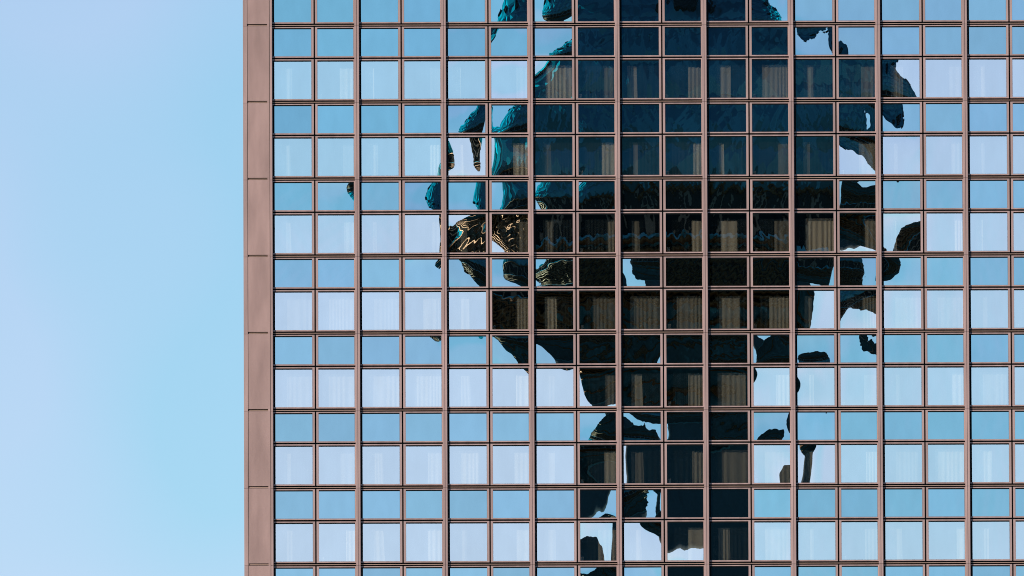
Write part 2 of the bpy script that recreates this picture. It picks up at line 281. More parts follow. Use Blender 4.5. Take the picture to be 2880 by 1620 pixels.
"V4,8":[-2.20,-2.56,.11,.59,-.01,-.17,-.55,-.14,-.78,.13,-.01,.02,-.03,.03,.02,-.01,0,-.02,.01,-.04],
"V4,9":[.10,-3.33,.26,0,-.18,-.01,-.14,0,-.17,.04,0,.05,.01,.10,-.01,-.03,0,-.04,0,-.09],
"V4,10":[1.82,-3.19,-.04,-.51,.14,.12,-.54,.01,-.81,.03,0,0,0,-.01,0,0,0,-.01,0,-.02],
"V4,11":[-7.09,2.86,.79,.73,-.92,-.11,-1.04,1.01,.29,-.22,.75,-.64,.08,.75,.10,-.46,.37,-.06,-.31,.77],
"V4,12":[-2.19,2.13,1.35,2.29,.04,-.85,-1.08,-.43,1.95,-.91,.51,.48,-.63,.21,.79,-.21,-.39,.41,-.19,.19],
"V4,13":[-2.43,1.33,.02,-.38,.03,-1.23,.16,-.21,1.11,.01,0,0,0,.01,-.14,0,0,.01,0,.18],
"V4,14":[-2.28,1.62,.05,-.06,.02,-.28,0,0,.19,.01,0,0,0,.01,-.01,0,0,0,0,.01],
"V4,15":[-1.25,.39,.01,-.02,.01,-.28,0,.01,.14,0,0,0,0,0,-.01,0,0,0,0,0],
"V4,16":[-.34,.05,0,0,0,-.01,0,0,0,0,0,0,0,0,0,0,0,0,0,0],
"V4,17":[-.02,.01,0,0,0,0,0,0,0,0,0,0,0,0,0,0,0,0,0,0],
"S5,0":[0,0,0,0,0,0,0,0,0,0,0,0,0,0,0,0,0,0,0,0],
"S5,1":[0,-.01,0,0,0,0,0,0,0,0,0,0,0,0,0,0,0,0,0,0],
"S5,2":[-.02,-.02,0,0,0,0,0,0,0,0,0,0,0,0,0,0,0,0,0,0],
"S5,3":[.18,.42,.01,.01,.01,.01,0,0,0,0,0,0,0,0,0,0,0,0,0,0],
"S5,4":[.86,1.67,.01,.01,.01,-.01,.01,0,.17,0,0,0,0,0,0,0,0,0,0,0],
"S5,5":[1.82,1.70,.01,.02,.06,.39,.05,-.01,.60,0,0,0,0,0,-.01,0,0,0,0,0],
"S5,6":[3.38,1.53,.07,0,.20,.83,.27,-.01,.88,0,0,0,0,0,.04,0,0,0,0,.09],
"S5,7":[5.77,-4.77,-4.35,-.21,2.69,.69,-.70,-1.34,.26,-.79,-.47,-.13,.32,.58,.10,-.03,-.17,-.34,-.43,-.18],
"S5,8":[-9.82,-1.81,-1.98,-.37,2.36,1.54,1.34,-2.98,-2.72,.04,.01,.50,-1.00,-.68,.10,.38,-.82,.35,-.18,-.80],
"S5,9":[-.50,-.11,1.33,.02,-1.62,-.13,-.24,.24,-.71,-1.05,0,.07,.34,0,.98,.17,-.13,-.25,-.08,-.22],
"S5,10":[2.17,-4.40,.36,.31,.37,.49,-.22,.22,-.93,.01,-.01,.01,.01,-.06,-.02,-.01,0,0,.01,.01],
"S5,11":[-1.23,.20,.77,-2.16,4.46,-1.78,1.51,-.37,.01,1.98,.45,-2.38,-.03,-.17,.61,.21,-.81,1.00,-.14,.06],
"S5,12":[-1.50,1.22,.67,-.33,-.99,-1.26,.77,-.52,-.46,-.61,-.26,.53,-.27,-.12,-.32,-.20,-.03,.34,-.15,.09],
"S5,13":[-2.20,1.87,.01,-.01,.02,-.04,0,0,.21,0,0,0,0,0,0,0,0,0,0,.01],
"S5,14":[-1.56,1.15,.01,-.01,.01,.01,.01,0,-.01,0,0,0,0,0,0,0,0,0,0,0],
"S5,15":[-.31,.58,0,0,.01,0,0,0,.01,0,0,0,0,0,0,0,0,0,0,0],
"S5,16":[.02,.02,0,0,0,0,0,0,0,0,0,0,0,0,0,0,0,0,0,0],
"S5,17":[-.01,.01,0,0,0,0,0,0,0,0,0,0,0,0,0,0,0,0,0,0],
"V5,0":[0,0,0,0,0,0,0,0,0,0,0,0,0,0,0,0,0,0,0,0],
"V5,1":[0,0,0,0,0,0,0,0,0,0,0,0,0,0,0,0,0,0,0,0],
"V5,2":[-.01,-.01,0,0,0,0,0,0,0,0,0,0,0,0,0,0,0,0,0,0],
"V5,3":[.03,.02,0,0,0,0,0,0,0,0,0,0,0,0,0,0,0,0,0,0],
"V5,4":[.48,.65,0,.01,.01,.01,.01,0,.01,0,0,0,0,0,0,0,0,0,0,0],
"V5,5":[1.63,1.31,.01,.01,.03,0,0,.01,0,0,0,0,0,.01,0,0,0,0,0,0],
"V5,6":[2.55,.42,.10,.03,.11,.67,.01,.06,.07,.01,.01,.01,.01,.03,0,0,.01,.01,0,.02],
"V5,7":[-2.83,-3.84,.34,1.87,-1.89,-1.21,-.81,-1.12,-2.08,.25,-.26,.10,.41,-.57,-.32,-.16,-.10,-.09,-.05,-.46],
"V5,8":[-3.33,.48,1.62,-.22,.29,-.27,.27,.19,.22,-1.37,-.23,-.30,.57,.13,1.12,.21,.28,-.57,-.05,.08],
"V5,9":[.12,0,.55,0,0,0,-.01,.01,0,-.01,.01,.01,0,0,0,-.02,.02,0,0,0],
"V5,10":[2.19,-1.53,.48,.01,-.27,.45,-.02,1.09,-.35,.09,.01,.02,.02,-.02,-.13,.01,-.11,-.01,-.03,-.02],
"V5,11":[-2.08,2.94,2.43,-1.01,.45,.44,-2.83,-1.53,.11,.24,-1.45,-.04,.70,.03,-.69,-.51,-.07,.28,-.33,.01],
"V5,12":[-.93,.66,-10,1.35,-1.32,-.38,-.49,.91,-1.14,-.39,-.06,.40,1.38,-.02,.66,-.13,-.58,-.33,.78,.54],
"V5,13":[-1.43,.29,.01,-.03,.04,-.01,.01,-.02,.03,.01,-.01,.01,-.01,.01,-.01,0,0,0,0,.01],
"V5,14":[-.59,.83,0,0,-.01,.01,0,0,.01,0,0,0,0,0,0,0,0,0,0,0],
"V5,15":[.01,.01,0,0,0,0,0,0,0,0,0,0,0,0,0,0,0,0,0,0],
"V5,16":[0,0,0,0,0,0,0,0,0,0,0,0,0,0,0,0,0,0,0,0],
"V5,17":[0,0,0,0,0,0,0,0,0,0,0,0,0,0,0,0,0,0,0,0],
"S6,0":[0,0,0,0,0,0,0,0,0,0,0,0,0,0,0,0,0,0,0,0],
"S6,1":[0,0,0,0,0,0,0,0,0,0,0,0,0,0,0,0,0,0,0,0],
"S6,2":[-.01,-.01,0,0,0,0,0,0,0,0,0,0,0,0,0,0,0,0,0,0],
"S6,3":[-.01,.01,0,0,0,0,0,0,0,0,0,0,0,0,0,0,0,0,0,0],
"S6,4":[.05,-.01,0,0,0,0,0,0,0,0,0,0,0,0,0,0,0,0,0,0],
"S6,5":[1.34,-.01,.01,0,0,0,0,.01,0,.01,0,0,0,0,0,0,0,0,0,0],
"S6,6":[2.16,0,.17,-.01,0,.82,0,.28,0,0,0,.01,0,0,0,0,0,0,0,0],
"S6,7":[-4.09,-.04,2.44,-3.28,1.16,1.48,-1.14,.73,-.43,1.07,.85,-.69,-.86,.44,-.09,.18,-.46,.07,.55,-.18],
"S6,8":[2.64,-6.61,4.63,4.58,-1.06,.19,.41,1.47,-.23,-2.94,-.75,1.22,-.27,-.47,-2.24,-.68,-.09,-.96,.14,.06],
"S6,9":[.08,0,.40,.03,0,.01,0,.02,0,.19,-.02,.03,0,0,.02,-.01,-.01,.01,0,0],
"S6,10":[2.55,.01,.46,-.01,0,.40,0,.67,0,.09,.04,.08,0,0,-.19,0,-.16,0,-.02,0],
"S6,11":[-3.59,-.01,.26,0,.01,-1.20,0,-.89,0,.25,0,0,0,0,-.38,0,.01,0,-.01,0],
"S6,12":[-1.90,.01,.15,0,0,-.87,0,-.28,0,0,0,0,0,0,-.01,0,0,0,0,0],
"S6,13":[-1.43,.01,.02,0,0,-.02,0,-.01,0,.01,0,0,0,0,-.01,0,0,0,0,0],
"S6,14":[.02,.01,0,0,0,0,0,0,0,0,0,0,0,0,0,0,0,0,0,0],
"S6,15":[.01,-.01,0,0,0,0,0,0,0,0,0,0,0,0,0,0,0,0,0,0],
"S6,16":[0,.01,0,0,0,0,0,0,0,0,0,0,0,0,0,0,0,0,0,0],
"S6,17":[0,0,0,0,0,0,0,0,0,0,0,0,0,0,0,0,0,0,0,0],
"V6,0":[0,0,0,0,0,0,0,0,0,0,0,0,0,0,0,0,0,0,0,0],
"V6,1":[0,0,0,0,0,0,0,0,0,0,0,0,0,0,0,0,0,0,0,0],
"V6,2":[0,0,0,0,0,0,0,0,0,0,0,0,0,0,0,0,0,0,0,0],
"V6,3":[.01,0,0,0,0,0,0,0,0,0,0,0,0,0,0,0,0,0,0,0],
"V6,4":[-.01,0,0,0,0,0,0,0,0,0,0,0,0,0,0,0,0,0,0,0],
"V6,5":[.85,0,.08,0,0,.31,0,-.02,0,0,0,0,0,0,0,0,0,0,0,0],
"V6,6":[1.86,0,.20,0,0,1.04,0,.39,0,.11,0,0,0,0,.04,0,0,0,0,0],
"V6,7":[-10.13,-.14,-3.07,-4.58,-.02,-1.06,2.60,-1.39,-.01,2.66,-.04,1.21,.13,0,1.49,.01,-.15,.14,-.16,0],
"V6,8":[6.28,-3.44,-.66,-1.67,-2.94,.91,-.94,-1.38,-1.04,-.51,-.10,.07,-1.26,.16,-.69,-.32,.32,-.16,-.71,.49],
"V6,9":[2.09,1.26,.52,-5.75,-.56,-.69,-.31,3.51,.33,.33,-.21,-.05,-.54,-.15,.15,-.24,.73,.14,.32,.08],
"V6,10":[2.81,0,.54,0,0,.25,-.01,.34,0,.02,-.05,.04,.01,0,-.09,.01,-.09,0,-.01,0],
"V6,11":[-3.13,0,.25,0,0,-.89,0,-1.27,0,.01,0,.01,0,0,-.61,0,-.01,0,-.01,0],
"V6,12":[-2.42,0,.12,0,0,-.64,0,-.10,0,.03,0,0,0,0,0,0,0,0,0,0],
"V6,13":[-1.47,0,0,0,0,.02,0,0,0,0,0,0,0,0,0,0,0,0,0,0],
"V6,14":[.02,0,0,0,0,-.01,0,0,0,0,0,0,0,0,0,0,0,0,0,0],
"V6,15":[.01,0,0,0,0,0,0,0,0,0,0,0,0,0,0,0,0,0,0,0],
"V6,16":[0,0,0,0,0,0,0,0,0,0,0,0,0,0,0,0,0,0,0,0],
"V6,17":[0,0,0,0,0,0,0,0,0,0,0,0,0,0,0,0,0,0,0,0],
"S7,0":[0,0,0,0,0,0,0,0,0,0,0,0,0,0,0,0,0,0,0,0],
"S7,1":[0,0,0,0,0,0,0,0,0,0,0,0,0,0,0,0,0,0,0,0],
"S7,2":[0,0,0,0,0,0,0,0,0,0,0,0,0,0,0,0,0,0,0,0],
"S7,3":[0,0,0,0,0,0,0,0,0,0,0,0,0,0,0,0,0,0,0,0],
"S7,4":[-.02,0,0,0,0,0,0,0,0,0,0,0,0,0,0,0,0,0,0,0],
"S7,5":[.58,0,.02,.02,0,.02,.01,0,0,.01,0,0,0,0,0,0,0,0,0,0],
"S7,6":[1.80,0,.09,.29,0,.17,.01,.02,0,.01,0,.01,.01,0,.01,0,.01,0,0,0],
"S7,7":[.68,-11.21,-1.51,.77,-.01,-.72,-1.33,-1.35,.21,.34,.34,-.30,-1.22,.44,-.17,-.02,.12,.04,-.82,-.03],
"S7,8":[2.57,.08,.51,1.46,0,1.73,.13,2.28,.01,.03,.48,.02,.45,0,.62,.01,.27,.01,.29,0],
"S7,9":[.12,0,.31,.01,0,-.01,.07,.01,0,.08,-.02,.04,0,0,-.01,.02,-.01,.01,0,0],
"S7,10":[2.23,.01,.41,.39,0,.23,.08,.32,0,.07,-.09,.04,.01,0,.01,.01,0,.01,.02,0],
"S7,11":[-2.63,0,.20,-.68,0,-.76,.01,-.43,0,.02,-.02,.01,0,0,-.01,0,-.01,0,-.02,0],
"S7,12":[-1.07,0,.11,-.40,0,-.20,.03,-.04,0,.03,-.02,.01,-.01,0,-.02,.01,-.01,0,-.01,0],
"S7,13":[-.09,0,.04,-.01,0,-.03,.01,-.01,0,.01,-.01,.01,0,0,-.01,.01,0,0,0,0],
"S7,14":[-.02,0,0,0,0,0,0,0,0,0,0,0,0,0,0,0,0,0,0,0],
"S7,15":[0,0,0,0,0,0,0,0,0,0,0,0,0,0,0,0,0,0,0,0],
"S7,16":[0,0,0,0,0,0,0,0,0,0,0,0,0,0,0,0,0,0,0,0],
"S7,17":[0,0,0,0,0,0,0,0,0,0,0,0,0,0,0,0,0,0,0,0]}
EXPO = [(i, n - i) for n in range(1, 6) for i in range(n, -1, -1)]

# ---------------------------------------------------------------- materials
def mat(name):
    m = bpy.data.materials.new(name)
    m.use_nodes = True
    m.node_tree.nodes.clear()
    out = m.node_tree.nodes.new('ShaderNodeOutputMaterial')
    return m, m.node_tree, out

def principled(name, color, rough=0.5, metal=0.0, noise=None, spec=0.5, bump=None):
    m, t, out = mat(name)
    b = t.nodes.new('ShaderNodeBsdfPrincipled')
    b.inputs['Roughness'].default_value = rough
    b.inputs['Metallic'].default_value = metal
    b.inputs['Specular IOR Level'].default_value = spec
    b.inputs['Base Color'].default_value = (*color, 1)
    if noise:
        scale, amount, stretch = noise
        c = t.nodes.new('ShaderNodeTexCoord')
        mpn = t.nodes.new('ShaderNodeMapping')
        mpn.inputs['Scale'].default_value = stretch
        n = t.nodes.new('ShaderNodeTexNoise')
        n.inputs['Scale'].default_value = scale
        n.inputs['Detail'].default_value = 6
        r = t.nodes.new('ShaderNodeValToRGB')
        r.color_ramp.elements[0].position = 0.3
        r.color_ramp.elements[1].position = 0.7
        r.color_ramp.elements[0].color = (*[x * (1 - amount) for x in color], 1)
        r.color_ramp.elements[1].color = (*[min(1, x * (1 + amount)) for x in color], 1)
        geo = t.nodes.new('ShaderNodeNewGeometry')
        t.links.new(geo.outputs['Position'], mpn.inputs['Vector'])
        t.links.new(mpn.outputs['Vector'], n.inputs['Vector'])
        t.links.new(n.outputs['Fac'], r.inputs['Fac'])
        info = t.nodes.new('ShaderNodeObjectInfo')
        mr = t.nodes.new('ShaderNodeMapRange')
        mr.inputs['To Min'].default_value = 0.88
        mr.inputs['To Max'].default_value = 1.08
        t.links.new(info.outputs['Random'], mr.inputs['Value'])
        hv = t.nodes.new('ShaderNodeHueSaturation')
        t.links.new(mr.outputs['Result'], hv.inputs['Value'])
        t.links.new(r.outputs['Color'], hv.inputs['Color'])
        t.links.new(hv.outputs['Color'], b.inputs['Base Color'])
        if bump:
            bp = t.nodes.new('ShaderNodeBump')
            bp.inputs['Strength'].default_value = bump
            bp.inputs['Distance'].default_value = 0.01
            t.links.new(n.outputs['Fac'], bp.inputs['Height'])
            t.links.new(bp.outputs['Normal'], b.inputs['Normal'])
    t.links.new(b.outputs['BSDF'], out.inputs['Surface'])
    return m

M_FRAME = principled('bronze_frame_paint', (0.345, 0.240, 0.228), 0.45, 0.0, (4.0, 0.16, (1, 1, 0.12)), 0.35)
M_CAP = principled('bronze_mullion_paint', (0.350, 0.238, 0.224), 0.45, 0.0, (4.0, 0.17, (1, 1, 0.10)), 0.35)
M_PANEL = principled('bronze_corner_panel_paint', (0.345, 0.229, 0.211), 0.5, 0.0, (2.4, 0.15, (1, 1, 0.22)), 0.3)
M_BAR = principled('bronze_bar_paint', (0.37, 0.25, 0.20), 0.45, 0.0, (2.0, 0.14, (1, 1, 0.3)), 0.3)
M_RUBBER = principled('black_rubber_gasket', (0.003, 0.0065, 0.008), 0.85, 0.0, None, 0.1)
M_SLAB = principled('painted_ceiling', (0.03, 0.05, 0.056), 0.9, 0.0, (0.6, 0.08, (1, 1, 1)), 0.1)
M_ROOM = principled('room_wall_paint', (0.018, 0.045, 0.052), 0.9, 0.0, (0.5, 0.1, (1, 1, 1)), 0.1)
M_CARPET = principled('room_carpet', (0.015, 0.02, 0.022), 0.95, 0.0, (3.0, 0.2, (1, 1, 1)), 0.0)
M_SILL = principled('sill_board', (0.05, 0.05, 0.05), 0.6, 0.0, (2.0, 0.08, (1, 1, 1)), 0.2)
M_BOX = principled('pale_card_box', (0.75, 0.62, 0.52), 0.7, 0.0, (8.0, 0.05, (1, 1, 1)), 0.2)
M_STEEL = principled('dull_blue_grey_steel', (0.034, 0.155, 0.20), 0.56, 1.0, (0.35, 0.2, (1, 1, 1)))
M_STEEL.node_tree.nodes['Principled BSDF'].inputs['Specular Tint'].default_value = (0.20, 0.26, 0.30, 1)
M_TGLASS = principled('tower_window_glass', (0.002, 0.010, 0.013), 0.2, 0.0, None, 0.08)
M_TPOST = principled('tower_post_paint', (0.07, 0.075, 0.06), 0.5, 0.0, None, 0.1)
M_GLINT = principled('tower_gold_glint_metal', (0.085, 0.053, 0.018), 0.44, 1.0, None)  # gold-tinted metal of the added rings, so their sun glints turn golden
M_CONC = principled('dark_weathered_concrete', (0.007, 0.034, 0.044), 0.85, 0.0, (0.25, 0.3, (1, 1, 0.15)), 0.2)
M_RED = principled('antenna_red_paint', (0.35, 0.04, 0.03), 0.5, 0.0, None)
M_WHITE = principled('antenna_white_paint', (0.7, 0.7, 0.7), 0.5, 0.0, None)
M_GROUND = principled('city_ground_paving', (0.055, 0.055, 0.055), 0.95, 0.0, (0.01, 0.4, (1, 1, 1)), 0.0)
M_SIDE = principled('side_wall_cladding', (0.33, 0.21, 0.19), 0.5, 0.0, (0.8, 0.08, (1, 1, 0.4)), 0.3)

def vary(t, color, lo, hi, hue=0.0, dirt=0.0):
    """colour that differs a little from piece to piece, with faint dirt"""
    info = t.nodes.new('ShaderNodeObjectInfo')
    hs = t.nodes.new('ShaderNodeHueSaturation')
    hs.inputs['Color'].default_value = (*color, 1)
    ma = t.nodes.new('ShaderNodeMapRange')
    ma.inputs['To Min'].default_value = lo
    ma.inputs['To Max'].default_value = hi
    t.links.new(info.outputs['Random'], ma.inputs['Value'])
    t.links.new(ma.outputs['Result'], hs.inputs['Value'])
    wn = t.nodes.new('ShaderNodeTexWhiteNoise')
    wn.noise_dimensions = '1D'
    t.links.new(info.outputs['Random'], wn.inputs['W'])
    mh = t.nodes.new('ShaderNodeMapRange')
    mh.inputs['To Min'].default_value = 0.5 - hue
    mh.inputs['To Max'].default_value = 0.5 + hue
    t.links.new(wn.outputs['Value'], mh.inputs['Value'])
    t.links.new(mh.outputs['Result'], hs.inputs['Hue'])
    out = hs.outputs['Color']
    if dirt:
        geo = t.nodes.new('ShaderNodeNewGeometry')
        mpn = t.nodes.new('ShaderNodeMapping')
        mpn.inputs['Scale'].default_value = (1.0, 1.0, 0.45)
        n = t.nodes.new('ShaderNodeTexNoise')
        n.inputs['Scale'].default_value = 2.2
        n.inputs['Detail'].default_value = 5
        t.links.new(geo.outputs['Position'], mpn.inputs['Vector'])
        t.links.new(mpn.outputs['Vector'], n.inputs['Vector'])
        md = t.nodes.new('ShaderNodeMapRange')
        md.inputs['From Min'].default_value = 0.3
        md.inputs['From Max'].default_value = 0.7
        md.inputs['To Min'].default_value = 1 - dirt
        md.inputs['To Max'].default_value = 1.0
        t.links.new(n.outputs['Fac'], md.inputs['Value'])
        mu = t.nodes.new('ShaderNodeMixRGB')
        mu.blend_type = 'MULTIPLY'
        mu.inputs['Fac'].default_value = 1
        t.links.new(out, mu.inputs['Color1'])
        t.links.new(md.outputs['Result'], mu.inputs['Color2'])
        out = mu.outputs['Color']
    return out

def mirror_mat(name, refl, trans, opaque, lo, hi, hue, dirt):
    m, t, out = mat(name)
    g = t.nodes.new('ShaderNodeBsdfGlossy')
    g.inputs['Roughness'].default_value = 0.0
    t.links.new(vary(t, refl, lo, hi, hue, dirt), g.inputs['Color'])
    o = t.nodes.new('ShaderNodeBsdfDiffuse' if opaque else 'ShaderNodeBsdfTransparent')
    o.inputs['Color'].default_value = (*trans, 1)
    a = t.nodes.new('ShaderNodeAddShader')
    t.links.new(g.outputs[0], a.inputs[0])
    t.links.new(o.outputs[0], a.inputs[1])
    t.links.new(a.outputs[0], out.inputs['Surface'])
    return m

M_SPANDREL = mirror_mat('spandrel_mirror_glass', (0.45, 0.65, 0.725), (0.001, 0.002, 0.0025), True, 0.93, 1.06, 0.010, 0.07)
M_VISION = mirror_mat('vision_mirror_glass', (0.88, 0.85, 0.85), (0.325, 0.345, 0.34), False, 0.96, 1.02, 0.004, 0.05)

M_OUTER = mirror_mat('vision_mirror_glass_far', (0.87, 0.835, 0.84), (0.10, 0.085, 0.07), True, 0.97, 1.0, 0.0, 0.08)

def cloth_mat(name, color, translucent, holes):
    m, t, out = mat(name)
    d = t.nodes.new('ShaderNodeBsdfDiffuse')
    tr = t.nodes.new('ShaderNodeBsdfTranslucent')
    info = t.nodes.new('ShaderNodeObjectInfo')
    n = t.nodes.new('ShaderNodeTexNoise')
    n.inputs['Scale'].default_value = 10
    n.inputs['Detail'].default_value = 3
    c = t.nodes.new('ShaderNodeTexCoord')
    mpn = t.nodes.new('ShaderNodeMapping')
    mpn.inputs['Scale'].default_value = (1, 1, 0.02)
    r = t.nodes.new('ShaderNodeValToRGB')
    r.color_ramp.elements[0].position = 0.3
    r.color_ramp.elements[1].position = 0.7
    r.color_ramp.elements[0].color = (*[x * 0.88 for x in color], 1)
    r.color_ramp.elements[1].color = (*[min(1, x * 1.04) for x in color], 1)
    hs = t.nodes.new('ShaderNodeHueSaturation')
    ma = t.nodes.new('ShaderNodeMapRange')
    ma.inputs['To Min'].default_value = 0.35
    ma.inputs['To Max'].default_value = 1.08
    t.links.new(info.outputs['Random'], ma.inputs['Value'])
    t.links.new(ma.outputs['Result'], hs.inputs['Value'])
    t.links.new(c.outputs['Object'], mpn.inputs['Vector'])
    t.links.new(mpn.outputs['Vector'], n.inputs['Vector'])
    t.links.new(n.outputs['Fac'], r.inputs['Fac'])
    t.links.new(r.outputs['Color'], hs.inputs['Color'])
    t.links.new(hs.outputs['Color'], d.inputs['Color'])
    t.links.new(hs.outputs['Color'], tr.inputs['Color'])
    mx = t.nodes.new('ShaderNodeMixShader')
    mx.inputs['Fac'].default_value = translucent
    t.links.new(d.outputs[0], mx.inputs[1])
    t.links.new(tr.outputs[0], mx.inputs[2])
    if holes:
        tp = t.nodes.new('ShaderNodeBsdfTransparent')
        m2 = t.nodes.new('ShaderNodeMixShader')
        m2.inputs['Fac'].default_value = holes
        t.links.new(mx.outputs[0], m2.inputs[1])
        t.links.new(tp.outputs[0], m2.inputs[2])
        mx = m2
    t.links.new(mx.outputs[0], out.inputs['Surface'])
    return m

M_CURTAIN = cloth_mat('pleated_curtain_cloth', (0.74, 0.60, 0.46), 0.08, 0)
M_NET = cloth_mat('sheer_net_cloth', (0.60, 0.75, 0.82), 0.3, 0.93)

# ---------------------------------------------------------------- mesh helpers
class MB:
    def __init__(self):
        self.v, self.f, self.mi = [], [], []
    def box(self, x0, x1, y0, y1, z0, z1, mi=0):
        n = len(self.v)
        self.v += [(x0, y0, z0), (x1, y0, z0), (x1, y1, z0), (x0, y1, z0), (x0, y0, z1), (x1, y0, z1), (x1, y1, z1), (x0, y1, z1)]
        self.f += [(n + a, n + b, n + c, n + d) for a, b, c, d in ((0, 3, 2, 1), (4, 5, 6, 7), (0, 1, 5, 4), (1, 2, 6, 5), (2, 3, 7, 6), (3, 0, 4, 7))]
        self.mi += [mi] * 6
    def prism(self, pts, z0, z1):
        n, k = len(self.v), len(pts)
        self.v += [(x, y, z0) for x, y in pts] + [(x, y, z1) for x, y in pts]
        self.f += [tuple(n + i for i in range(k))[::-1], tuple(n + k + i for i in range(k))]
        self.f += [(n + i, n + (i + 1) % k, n + k + (i + 1) % k, n + k + i) for i in range(k)]
        self.mi += [0] * (k + 2)
    def lathe(self, prof, seg=48, mi=0):
        n = len(self.v)
        for r, z in prof:
            for s in range(seg):
                a = 2 * math.pi * s / seg
                self.v.append((r * math.cos(a), r * math.sin(a), z))
        for i in range(len(prof) - 1):
            for s in range(seg):
                a, b = n + i * seg + s, n + i * seg + (s + 1) % seg
                self.f.append((a, b, b + seg, a + seg))
                self.mi.append(mi)
    def mesh(self, name, mats, smooth=False):
        me = bpy.data.meshes.new(name)
        me.from_pydata(self.v, [], self.f)
        for m in (mats if isinstance(mats, (list, tuple)) else [mats]):
            me.materials.append(m)
        if any(self.mi):
            me.polygons.foreach_set('material_index', self.mi)
        if smooth:
            me.polygons.foreach_set('use_smooth', [True] * len(me.polygons))
        me.update()
        return me

def place(name, me, parent=None, loc=(0, 0, 0)):
    o = bpy.data.objects.new(name, me)
    o.location = loc
    o.parent = parent
    col.objects.link(o)
    return o

def tag(o, label=None, cat=None, group=None, kind=None):
    if label: o['label'] = label
    if cat: o['category'] = cat
    if group: o['group'] = group
    if kind: o['kind'] = kind
    return o

# ---------------------------------------------------------------- the ground
g = MB()
nseg = 64
g.v.append((0, 0, 0))
for s in range(nseg):
    a = 2 * math.pi * s / nseg
    g.v.append((9000 * math.cos(a), 9000 * math.sin(a), 0))
g.f = [(0, 1 + s, 1 + (s + 1) % nseg) for s in range(nseg)]
g.mi = [0] * nseg
tag(place('ground', g.mesh('ground', M_GROUND), None, (0, 0, GROUND)), kind='structure')

# ---------------------------------------------------------------- the hotel tower
hotel = bpy.data.objects.new('glass_tower', None)
hotel.location = (0, 0, GROUND)
col.objects.link(hotel)
tag(hotel, 'tall glass tower with bronze window grid mirroring a sphere-topped tower', 'building')

def hp(name, me, x=0.0, y=0.0, z=0.0, parent=None):       # world position -> child of the hotel
    if parent is None:
        return place(name, me, hotel, (x, y, z - GROUND))
    return place(name, me, parent, (x, y, z))

# unit sizes, metres from the right edge of the mullion cap / down from the floor joint
COLX = {0: (-0.03, 0.080, 1.400, 1.479), 1: (1.531, 1.610, 2.893, 2.965)}           # outer, glass, glass, outer
ROWZ = {'S': (0.024, 0.100, 1.075, 1.120), 'V': (1.178, 1.261, 2.604, 2.650)}       # outer, glass, glass, outer
HEAD = {'S': 0.060, 'V': 1.218}                                                     # lower edge of the top rail
YG = 0.030

def pane_frame(side, kind):
    a, b, c, d = COLX[side]
    zt, g0, g1, zb = ROWZ[kind]
    hd = HEAD[kind]
    cx, cz = (b + c) / 2, -(g0 + g1) / 2
    fr = MB()
    bs = 0.020 if side == 0 else b                      # narrow stile beside the mullion, then a wide black strip up to the glass
    for x0, x1, z0, z1 in ((a, d, -hd, -zt), (a, d, -zb, -g1), (a, bs, -g1, -hd), (c, d, -g1, -hd)):
        fr.box(x0 - cx, x1 - cx, 0.0, 0.09, z0 - cz, z1 - cz)
    ga = MB()
    e = 0.005
    bl = b + e if side == 0 else b
    ga.box(bl - cx, c - cx, 0.012, 0.085, -g0 - cz - 0.002, -hd - cz)
    ga.box(bl - cx, c - cx, 0.012, 0.085, -g1 - cz, -g1 - cz + e)
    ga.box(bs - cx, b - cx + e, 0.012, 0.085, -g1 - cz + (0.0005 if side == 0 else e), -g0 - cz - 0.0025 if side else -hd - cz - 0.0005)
    ga.box(c - cx - e, c - cx, 0.012, 0.085, -g1 - cz + e, -g0 - cz - 0.002)
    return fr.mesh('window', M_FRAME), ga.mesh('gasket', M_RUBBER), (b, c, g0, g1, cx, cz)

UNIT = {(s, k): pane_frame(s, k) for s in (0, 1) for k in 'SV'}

def ripple(row, c):
    R = random.Random('%s_%d' % (row, c))
    S = row[0] == 'S'
    out = []
    for i in range(6):
        wl = R.uniform(.18, .55)
        th = R.gauss(0, .5)
        k = 2 * math.pi / wl
        a = (.5 if S else .3) * R.uniform(.3, 1) * (wl / .4) ** .7 / k
        out.append((a, k * math.cos(th), k * math.sin(th), R.uniform(0, 6.28)))
    for i in range(5):
        wl = R.uniform(.085, .17)
        th = R.choice([-1, 1]) * R.uniform(.15, 1.05)
        k = 2 * math.pi / wl
        a = (.20 if S else .10) * R.uniform(.3, 1) / k
        out.append((a, k * math.cos(th), k * math.sin(th), R.uniform(0, 6.28)))
    return out

